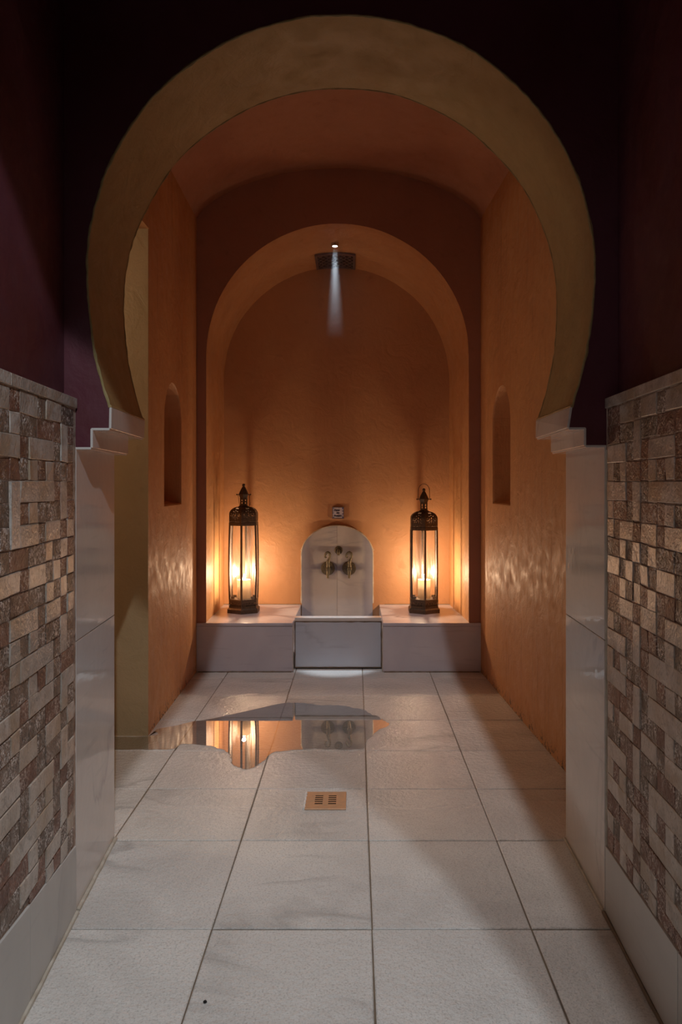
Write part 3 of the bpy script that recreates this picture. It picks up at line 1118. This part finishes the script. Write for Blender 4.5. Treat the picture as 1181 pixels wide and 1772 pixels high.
X0, X1, Y0, Y1 = -0.289, -0.004, 5.268, 5.515
mb = MB()
for a, b_ in (((X0, Y0), (X1, Y0)), ((X0, Y1), (X1, Y1)), ((X0 + .008, Y0), (X0 + .008, Y1)), ((X1 - .008, Y0), (X1 - .008, Y1))):
    vstrip(mb, a, b_, 0.018, 0.003, 0.016)
mb.build('vent_frame', 'vent_metal', vg)
mb = MB()
vstrip(mb, ((X0 + X1) / 2 - 0.13, (Y0 + Y1) / 2), ((X0 + X1) / 2 + 0.13, (Y0 + Y1) / 2), 0.22, 0.001, 0.004)
mb.build('backing', 'vent_back', vg)
nx, ny = 6, 4
for j in range(ny):
    for i in range(nx):
        ax, bx = X0 + .016 + (X1 - X0 - .032) * i / nx, X0 + .016 + (X1 - X0 - .032) * (i + 1) / nx
        ay, by = Y0 + .009 + (Y1 - Y0 - .018) * j / ny, Y0 + .009 + (Y1 - Y0 - .018) * (j + 1) / ny
        mb = MB()
        m_ = ((ax + bx) / 2, (ay + by) / 2)
        vstrip(mb, (ax, ay), (bx, by), 0.008, 0.004, 0.011, 2)
        vstrip(mb, (ax, by), (bx, ay), 0.008, 0.004, 0.011, 2)
        mb.build('lattice_bar', 'vent_metal', vg)

# ------------------------------------------------------------------ alcove downlight, its steam, slot light, entrance downlight and added fill
dl = empty('ceiling_spotlight', (-0.143, 5.12, 2.86))
tag(dl, 'tiny round recessed spotlight glowing white in the alcove vault', 'spotlight')
mb = MB()
mb.lathe([(0.016, 0.010), (0.026, 0.010), (0.027, -0.008), (0.023, -0.016), (0.018, -0.016), (0.016, -0.004)], (0, 0, -0.002), 24)
mb.f = [f for f in mb.f if len(f) == 4]; mb.m = mb.m[:len(mb.f)]
mb.build('ring', 'chrome', dl, True)
mb = MB()
mb.lathe([(0.0, 0.0), (0.0155, 0.0), (0.0155, -0.014), (0.011, -0.020), (0.0, -0.022)], (0, 0, 0), 20)
mb.build('lens', 'lamp_lens', dl, True)

mb = MB()
rings = []
for z, r_ in ((2.830, 0.03), (2.70, 0.07), (2.45, 0.11), (2.16, 0.14)):
    rings.append([(-0.143 + r_ * math.cos(2 * math.pi * k / 24), 5.115 - (2.84 - z) * 0.045 + r_ * math.sin(2 * math.pi * k / 24), z) for k in range(24)])
mb.loft(rings, 0, True, True, True)
st = mb.build('steam_haze', 'steam')
tag(st, 'faint shaft of steam lit white under the alcove spotlight', 'steam', None, 'stuff')

sl = empty('slot_light', (-0.12, 3.30, 3.19))
tag(sl, 'small box-shaded slot light in the crown of the inner vault', 'ceiling light')
wl_, w_, l_ = 0.026, 0.0233, 0.078
mb = MB()
for (a0, a1, b0, b1) in ((-wl_ - .004, -wl_, -l_, l_), (w_, w_ + .004, -l_, l_), (-wl_ - .004, w_ + .004, -l_ - .004, -l_), (-wl_ - .004, w_ + .004, l_, l_ + .004)):
    mb.box(a0, a1, b0, b1, -0.105, 0.06)
mb.box(-wl_ - .004, w_ + .004, -l_ - .004, l_ + .004, 0.06, 0.064)
mb.build('shade', 'dark_hole', sl)

for (x, y, lb) in ((0.10, -0.40, 'recessed ceiling downlight of the entrance room, cool white, aimed at the olive side'), (-0.05, -0.30, 'unseen fill lamp added in the entrance ceiling, warm white, aimed ahead')):
    c_ = empty('ceiling_light_ring', (x, y, 2.985))  # second ring is a fixture made for the added fill
    tag(c_, lb, 'downlight')
    mb = MB()
    mb.lathe([(0.030, 0.012), (0.045, 0.012), (0.045, -0.004), (0.038, -0.006), (0.030, 0.004)], (0, 0, 0), 20)
    mb.f = [f for f in mb.f if len(f) == 4]; mb.m = mb.m[:len(mb.f)]
    mb.build('ring', 'chrome', c_, True)

# ------------------------------------------------------------------ floor drain
DX, DY = -0.113, 2.832
dr = empty('floor_drain', (DX, DY, 0))
tag(dr, 'square copper coloured floor drain cover with two columns of slots', 'drain')
hs, th = 0.076, 0.005
slots = []
for sx in (-0.027, 0.024):
    for k in range(5):
        y = -0.036 + k * 0.0175
        slots.append([(sx - 0.015, y), (sx + 0.015, y), (sx + 0.015, y + 0.0075), (sx - 0.015, y + 0.0075)])
outer = [(-hs, -hs), (hs, -hs), (hs, hs), (-hs, hs)]
mb = MB()
mb.poly(outer, slots, lambda a, b_: (a, b_, th))
mb.loft([[(a, b_, th) for a, b_ in outer], [(a * 1.012, b_ * 1.012, th - 0.0015) for a, b_ in outer], [(a * 1.012, b_ * 1.012, 0.0005) for a, b_ in outer]], 0)
for s_ in slots:
    mb.loft([[(a, b_, th - 0.0004) for a, b_ in s_], [(a, b_, 0.0016) for a, b_ in s_]], 1)  # slot walls coloured dark for the shade inside
mb.build('cover_plate', ['copper_drain', 'dark_hole'], dr, weld=False)
mb = MB(); mb.box(-0.07, 0.07, -0.07, 0.07, 0.0008, 0.0014); mb.build('slot_shade_sheet', 'dark_hole', dr)  # thin black sheet standing for the shade below the slots
mb = MB()
pts = [(-hs - 0.004 + 0.004 * noise.noise((k * 0.8, 2, 2)), -hs + 2 * hs * k / 16, 0.003) for k in range(17)]
mb.tube(pts, [0.0058 + 0.004 * noise.noise((k * 0.9, 5, 2)) for k in range(17)], 6)
mb.build('chipped_edge', 'white_chip', dr, True)['label'] = 'chipped white grout edge'

# ------------------------------------------------------------------ puddle
PX = [(-1.60, 3.42), (-1.60, 3.565), (-0.999, 3.566), (-0.985, 3.66), (-0.90, 3.72), (-0.825, 3.785), (-0.73, 3.84), (-0.688, 3.875), (-0.545, 3.99), (-0.415, 4.10), (-0.332, 4.12), (-0.195, 4.07), (-0.05, 4.05),
      (0.066, 3.94), (0.157, 3.785), (0.165, 3.72), (0.11, 3.65), (0.055, 3.50), (0.03, 3.395), (-0.10, 3.385), (-0.22, 3.39), (-0.30, 3.37), (-0.37, 3.35), (-0.40, 3.25), (-0.455, 3.15), (-0.53, 3.20), (-0.566, 3.33), (-0.66, 3.42), (-0.80, 3.46), (-0.84, 3.385), (-1.0, 3.39), (-1.25, 3.38)]
out = []
n = len(PX)
for i in range(n):
    p0, p1, p2, p3 = (Vector(PX[(i + k) % n]) for k in (-1, 0, 1, 2))
    for k in range(8):
        t_ = k / 8
        q = 0.5 * ((2 * p1) + (p2 - p0) * t_ + (2 * p0 - 5 * p1 + 4 * p2 - p3) * t_ ** 2 + (3 * p1 - p0 - 3 * p2 + p3) * t_ ** 3)
        wv = 0.012 * noise.noise((q.x * 22, q.y * 22, 2)) + 0.008 * noise.noise((q.x * 60, q.y * 60, 3))
        y = q.y + wv
        if q.x < -0.98:
            y = min(y, 3.563)
        out.append((q.x + wv, y))
mb = MB()
mb.poly(out, [], lambda a, b_: (a, b_, 0.0012))
mb.loft([[(a, b_, 0.0012) for a, b_ in out], [(a, b_, 0.0001) for a, b_ in out]], 0)
pd = mb.build('puddle', 'water_film')
tag(pd, 'shallow puddle on the tiles mirroring the lantern and the taps', 'puddle', None, 'stuff')

# ------------------------------------------------------------------ lanterns
V6 = [R(-90 + 60 * k) for k in range(6)]


def lantern(loc, H, bulge, raised, label):
    """hexagonal lantern; H is the height of the spire tip, built from its base at z=0"""
    root = empty('candle_lantern', loc)
    tag(root, label, 'lantern', 'metal lanterns on the benches')
    MT = 'lantern_metal'
    zb, z1 = 0.095, (0.605 if bulge > 0.5 else 0.572)      # glazing from zb to z1
    band, dome = 0.078, 0.085

    def hexr(r, z):
        return [(r * math.cos(a), r * math.sin(a), z) for a in V6]

    def rad(z):
        t_ = (z - zb) / (z1 - zb)
        return 0.104 + (0.008 if bulge > 0.5 else 0.0015) * math.sin(math.pi * min(1, max(0, 0.15 + t_ * 0.75)))
    # base: stepped plinth with a pierced band
    mb = MB()
    mb.loft([hexr(0.121, 0.0), hexr(0.121, 0.026), hexr(0.113, 0.034), hexr(0.109, 0.036)], 0, True, True, False)
    mb.loft([hexr(0.109, 0.078), hexr(0.110, 0.086), hexr(0.1075, zb), hexr(0.085, zb)], 0, True, False, True)
    base = mb.build('base', MT, root)

    def pierced(facets, nx, nz, P, holes, nm, th=0.0015):
        """sheet of small cells per facet with the cells in holes(i, j) left open"""
        mb = MB()
        for k in range(facets):
            for i in range(nx):
                for j in range(nz):
                    if holes(i, j):
                        continue
                    mb.add([P(k, i / nx, j / nz), P(k, (i + 1) / nx, j / nz), P(k, (i + 1) / nx, (j + 1) / nz), P(k, i / nx, (j + 1) / nz)], [(0, 1, 2, 3)])
        return mb.build(nm, MT, root, recalc=False)

    def facet(r0f, z0, z1_):
        def P(k, s_, t_):
            z = z0 + (z1_ - z0) * t_
            r = r0f(t_)
            a, b_ = V6[k], V6[(k + 1) % 6]
            p = Vector((r * math.cos(a), r * math.sin(a), z)).lerp(Vector((r * math.cos(b_), r * math.sin(b_), z)), s_)
            return tuple(p)
        return P
    pierced(6, 21, 7, facet(lambda t_: 0.109, 0.036, 0.078), lambda i, j: (i % 2 == 1 and j in (2, 3) and 0 < i < 20) or (i % 4 == 3 and j == 5), 'pierced_band')
    # corner posts and glazing bars
    for k in range(6):
        a = V6[k]
        mb = MB()
        rings = []
        tw = 0.0075 if k in (0, 3) else 0.006
        for q in range(13):
            z = zb - 0.004 + (z1 - zb + 0.008) * q / 12
            r = rad(z)
            t1, t2 = Vector((math.cos(a), math.sin(a), 0)), Vector((-math.sin(a), math.cos(a), 0))
            c_ = t1 * r + Vector((0, 0, z))
            rings.append([c_ + t1 * 0.003 , c_ + t2 * tw - t1 * 0.003, c_ + t2 * tw * 0.8 - t1 * 0.008, c_ - t2 * tw * 0.8 - t1 * 0.008, c_ - t2 * tw - t1 * 0.003])
        mb.loft(rings, 0, True, True, True)
        mb.build('corner_post', MT, root)
    for k in range(6):
        mb = MB()
        a, b_ = V6[k], V6[(k + 1) % 6]
        rings = []
        for q in range(9):
            z = zb + 0.001 + (z1 - zb - 0.002) * q / 8
            r = rad(z) - 0.004
            pa = Vector((r * math.cos(a), r * math.sin(a), z))
            pb = Vector((r * math.cos(b_), r * math.sin(b_), z))
            rings.append([pa.lerp(pb, 0.04), pa.lerp(pb, 0.96)])
        mb.loft(rings, 0, False)
        mb.build('glass_pane', 'pane_glass', root, recalc=False)
    # band above the glazing, pierced row, then the dome of six curved pierced gores
    zt = z1 + band
    rt = rad(z1) + 0.001
    mb = MB()
    mb.loft([hexr(rt - 0.012, z1), hexr(rt + 0.001, z1), hexr(rt + 0.002, z1 + 0.018), hexr(rt, z1 + 0.020)], 0, True, False, False)
    mb.build('upper_rail', MT, root)
    pierced(6, 25, 3, facet(lambda t_: rt, z1 + 0.020, z1 + 0.034), lambda i, j: j == 1 and i % 2 == 1, 'dotted_band')

    def rose(i, j):
        x, y = (i - 9) / 9.0, (j - 9.5) / 9.5
        d = math.hypot(x, y)
        if d > 0.80:
            return False
        an = math.atan2(y, x)
        if 0.62 < d <= 0.80:
            return math.cos(an * 12) > 0.1 and (i + j) % 2 == 0
        if 0.35 < d <= 0.56:
            return math.cos(an * 8) > 0.0
        if d < 0.22:
            return (i + j) % 2 == 0
        return False

    def prof(t_):    # straight then rounding in
        L1 = 0.50
        if t_ < L1:
            return rt, z1 + 0.034 + (zt - z1 - 0.034) * t_ / L1
        a = (t_ - L1) / (1 - L1) * math.pi / 2 * 0.93
        return 0.034 + (rt - 0.034) * math.cos(a), zt + dome * 0.62 * math.sin(a)

    def P(k, s_, t_):
        r, z = prof(t_)
        a, b_ = V6[k], V6[(k + 1) % 6]
        return tuple(Vector((r * math.cos(a), r * math.sin(a), z)).lerp(Vector((r * math.cos(b_), r * math.sin(b_), z)), s_))
    pierced(6, 19, 26, P, lambda i, j: rose(i, j) or (20 <= j <= 21 and i in (7, 9, 11)), 'pierced_dome')
    r_end, z_end = prof(1.0)
    # neck with keyhole openings
    zn = z_end
    hn = 0.062
    nk = lambda i, j: (2 <= i <= 5 and j in (3, 4, 5) and not (i in (2, 5) and j == 5)) or (i in (3, 4) and j == 6) or (2 <= i <= 5 and j in (7, 8)) or (i in (3, 4) and j == 9)
    mb = MB()
    mb.loft([hexr(r_end, zn - 0.002), hexr(0.036, zn + 0.004), hexr(0.029, zn + 0.008)], 0, True, True, True)
    mb.build('neck_collar', MT, root)
    pierced(6, 8, 12, facet(lambda t_: 0.027 + 0.003 * abs(t_ - .5), zn + 0.006, zn + hn), nk, 'neck')
    # spire with hexagonal roof and ball
    zc = zn + hn
    mb = MB()
    mb.loft([hexr(0.026, zc - 0.002), hexr(0.034, zc + 0.016), hexr(0.037, zc + 0.024), hexr(0.028, zc + 0.045), hexr(0.014, zc + 0.070), hexr(0.007, zc + 0.080)], 0, True, True, True)
    mb.build('spire', MT, root)
    mb = MB()
    mb.lathe([(0.004, -0.012), (0.009, -0.008), (0.0115, 0.0), (0.009, 0.008), (0.002, 0.0115)], (0, 0, zc + 0.088), 14)
    mb.build('finial', MT, root, True)
    # ears and strap handle
    mb = MB()
    for s_ in (-1, 1):
        mb = MB()
        z_ = zc + 0.022
        rp = [(0.024, 0.003), (0.045, 0.003), (0.046, 0.0055), (0.050, 0.0055), (0.053, 0.002)]
        mb.loft([[(s_ * x_, r_ * math.cos(a), z_ + r_ * math.sin(a)) for a in [2 * math.pi * q / 10 for q in range(10)]] for x_, r_ in rp], 0, True, True, True)
        mb.build('hinge_pin', MT, root)
    mb = MB()
    pts = []
    if raised:
        for k in range(25):
            a = math.pi * k / 24
            pts.append((-0.040 * math.cos(a) * (1.0 if 2 < k < 22 else 1.0), 0, zc + 0.080 + 0.050 * math.sin(a)))
        pts = [(-0.040, 0, zc + 0.022), (-0.0405, 0, zc + 0.05)] + pts + [(0.0405, 0, zc + 0.05), (0.040, 0, zc + 0.022)]
    else:
        # folded down against the neck, hanging on the far side of the dome
        for k in range(25):
            a = math.pi * k / 24
            d = 0.058 + 0.050 * math.sin(a)
            pts.append((-0.038 * math.cos(a), 0.040 + 0.32 * (d - 0.055), zc + 0.022 - d))
        pts = [(-0.040, 0, zc + 0.022), (-0.038, 0.012, zc + 0.0)] + pts + [(0.038, 0.012, zc + 0.0), (0.040, 0, zc + 0.022)]
    rings = []
    for i, p in enumerate(pts):
        q0, q1 = Vector(pts[max(i - 1, 0)]), Vector(pts[min(i + 1, len(pts) - 1)])
        d = (q1 - q0).normalized()
        wd = Vector((0, 1, 0)) if raised else Vector((0, 0.8, -0.6))
        nrm = d.cross(wd).normalized()
        p = Vector(p)
        k_ = 0.0055 + (0.003 * math.sin(math.pi * i / (len(pts) - 1)))
        rings.append([p + wd * k_ + nrm * .0016, p - wd * k_ + nrm * .0016, p - wd * k_ - nrm * .0016, p + wd * k_ - nrm * .0016])
    mb.loft(rings, 0, True, True, True)
    mb.build('handle', MT, root)
    # floor plate with small corner brackets
    mb = MB()
    mb.lathe([(0.0, zb - 0.006), (0.098, zb - 0.006), (0.098, zb - 0.001), (0.0, zb - 0.001)], (0, 0, 0), 6, off=R(-90))
    for k in (1, 5, 2, 4):
        a = V6[k]
        mb.box(0.080 * math.cos(a) - .012, 0.080 * math.cos(a) + .012, 0.085 * math.sin(a) - .002, 0.085 * math.sin(a) + .002, zb - .002, zb + 0.016)
    mb.build('floor_plate', MT, root)
    return root


def candle(loc, r, h, label):
    root = empty('pillar_candle', loc)
    tag(root, label, 'candle', 'lit candles inside the lanterns')
    mb = MB()
    mb.lathe([(0.0, 0.0), (r * 0.97, 0.0), (r, 0.004), (r, h - 0.004), (r * 0.97, h + 0.001), (r * 0.90, h), (r * 0.86, h - 0.010), (r * 0.82, h - 0.050), (r * 0.6, h - 0.056), (0.0, h - 0.056)], (0, 0, 0), 28)
    mb.build('wax_body', 'wax', root, True)
    mb = MB()
    mb.tube([(0, 0, h - 0.058), (0.0005, 0, h - 0.02), (0.002, 0, h + 0.000)], 0.0012, 6)
    mb.build('wick', 'dark_hole', root)
    mb = MB()
    mb.lathe([(0.0, 0.0), (0.006, 0.003), (0.0098, 0.011), (0.0090, 0.020), (0.005, 0.032), (0.0, 0.046)], (0.001, 0, h - 0.002), 12)
    mb.build('flame', 'flame', root, True)
    l = point((loc[0], loc[1], loc[2] + h + 0.042), CANDLE_POWER, 0.012, CANDLE, 'candle_light')
    return root


LL = (-0.785, 5.22, BT)
LR = (0.4775, 5.22, BT)
lantern((LL[0], LL[1], BT + 0.0005), 0.89, 1.0, False, 'taller bulging hexagonal metal lantern with its handle folded down, on the veined bench')
lantern((LR[0], LR[1], BT + 0.0005), 0.84, 0.0, True, 'straight hexagonal metal lantern with its strap handle standing up, on the plainer bench')
candle((LL[0] + 0.002, LL[1], BT + 0.0955), 0.047, 0.128, 'lit white pillar candle inside the taller bulging lantern')
candle((LR[0] + 0.002, LR[1], BT + 0.0955), 0.044, 0.128, 'lit white pillar candle inside the straight lantern with the raised handle')

# ------------------------------------------------------------------ crumb on the floor
mb = MB()
mb.lathe([(0.0, 0.0), (0.004, 0.0005), (0.0048, 0.002), (0.003, 0.0042), (0.0, 0.005)], (-0.350, 1.730, 0.0), 7)
mb.v = [(x + 0.001 * noise.noise((x * 900, y * 900, z * 900)), y * 1.0 + 0.0015 * noise.noise((x * 700, y * 500, 3)), z) for x, y, z in mb.v]
tag(mb.build('crumb', 'dark_hole'), 'tiny dark crumb lying alone on a pale floor tile', 'crumb')
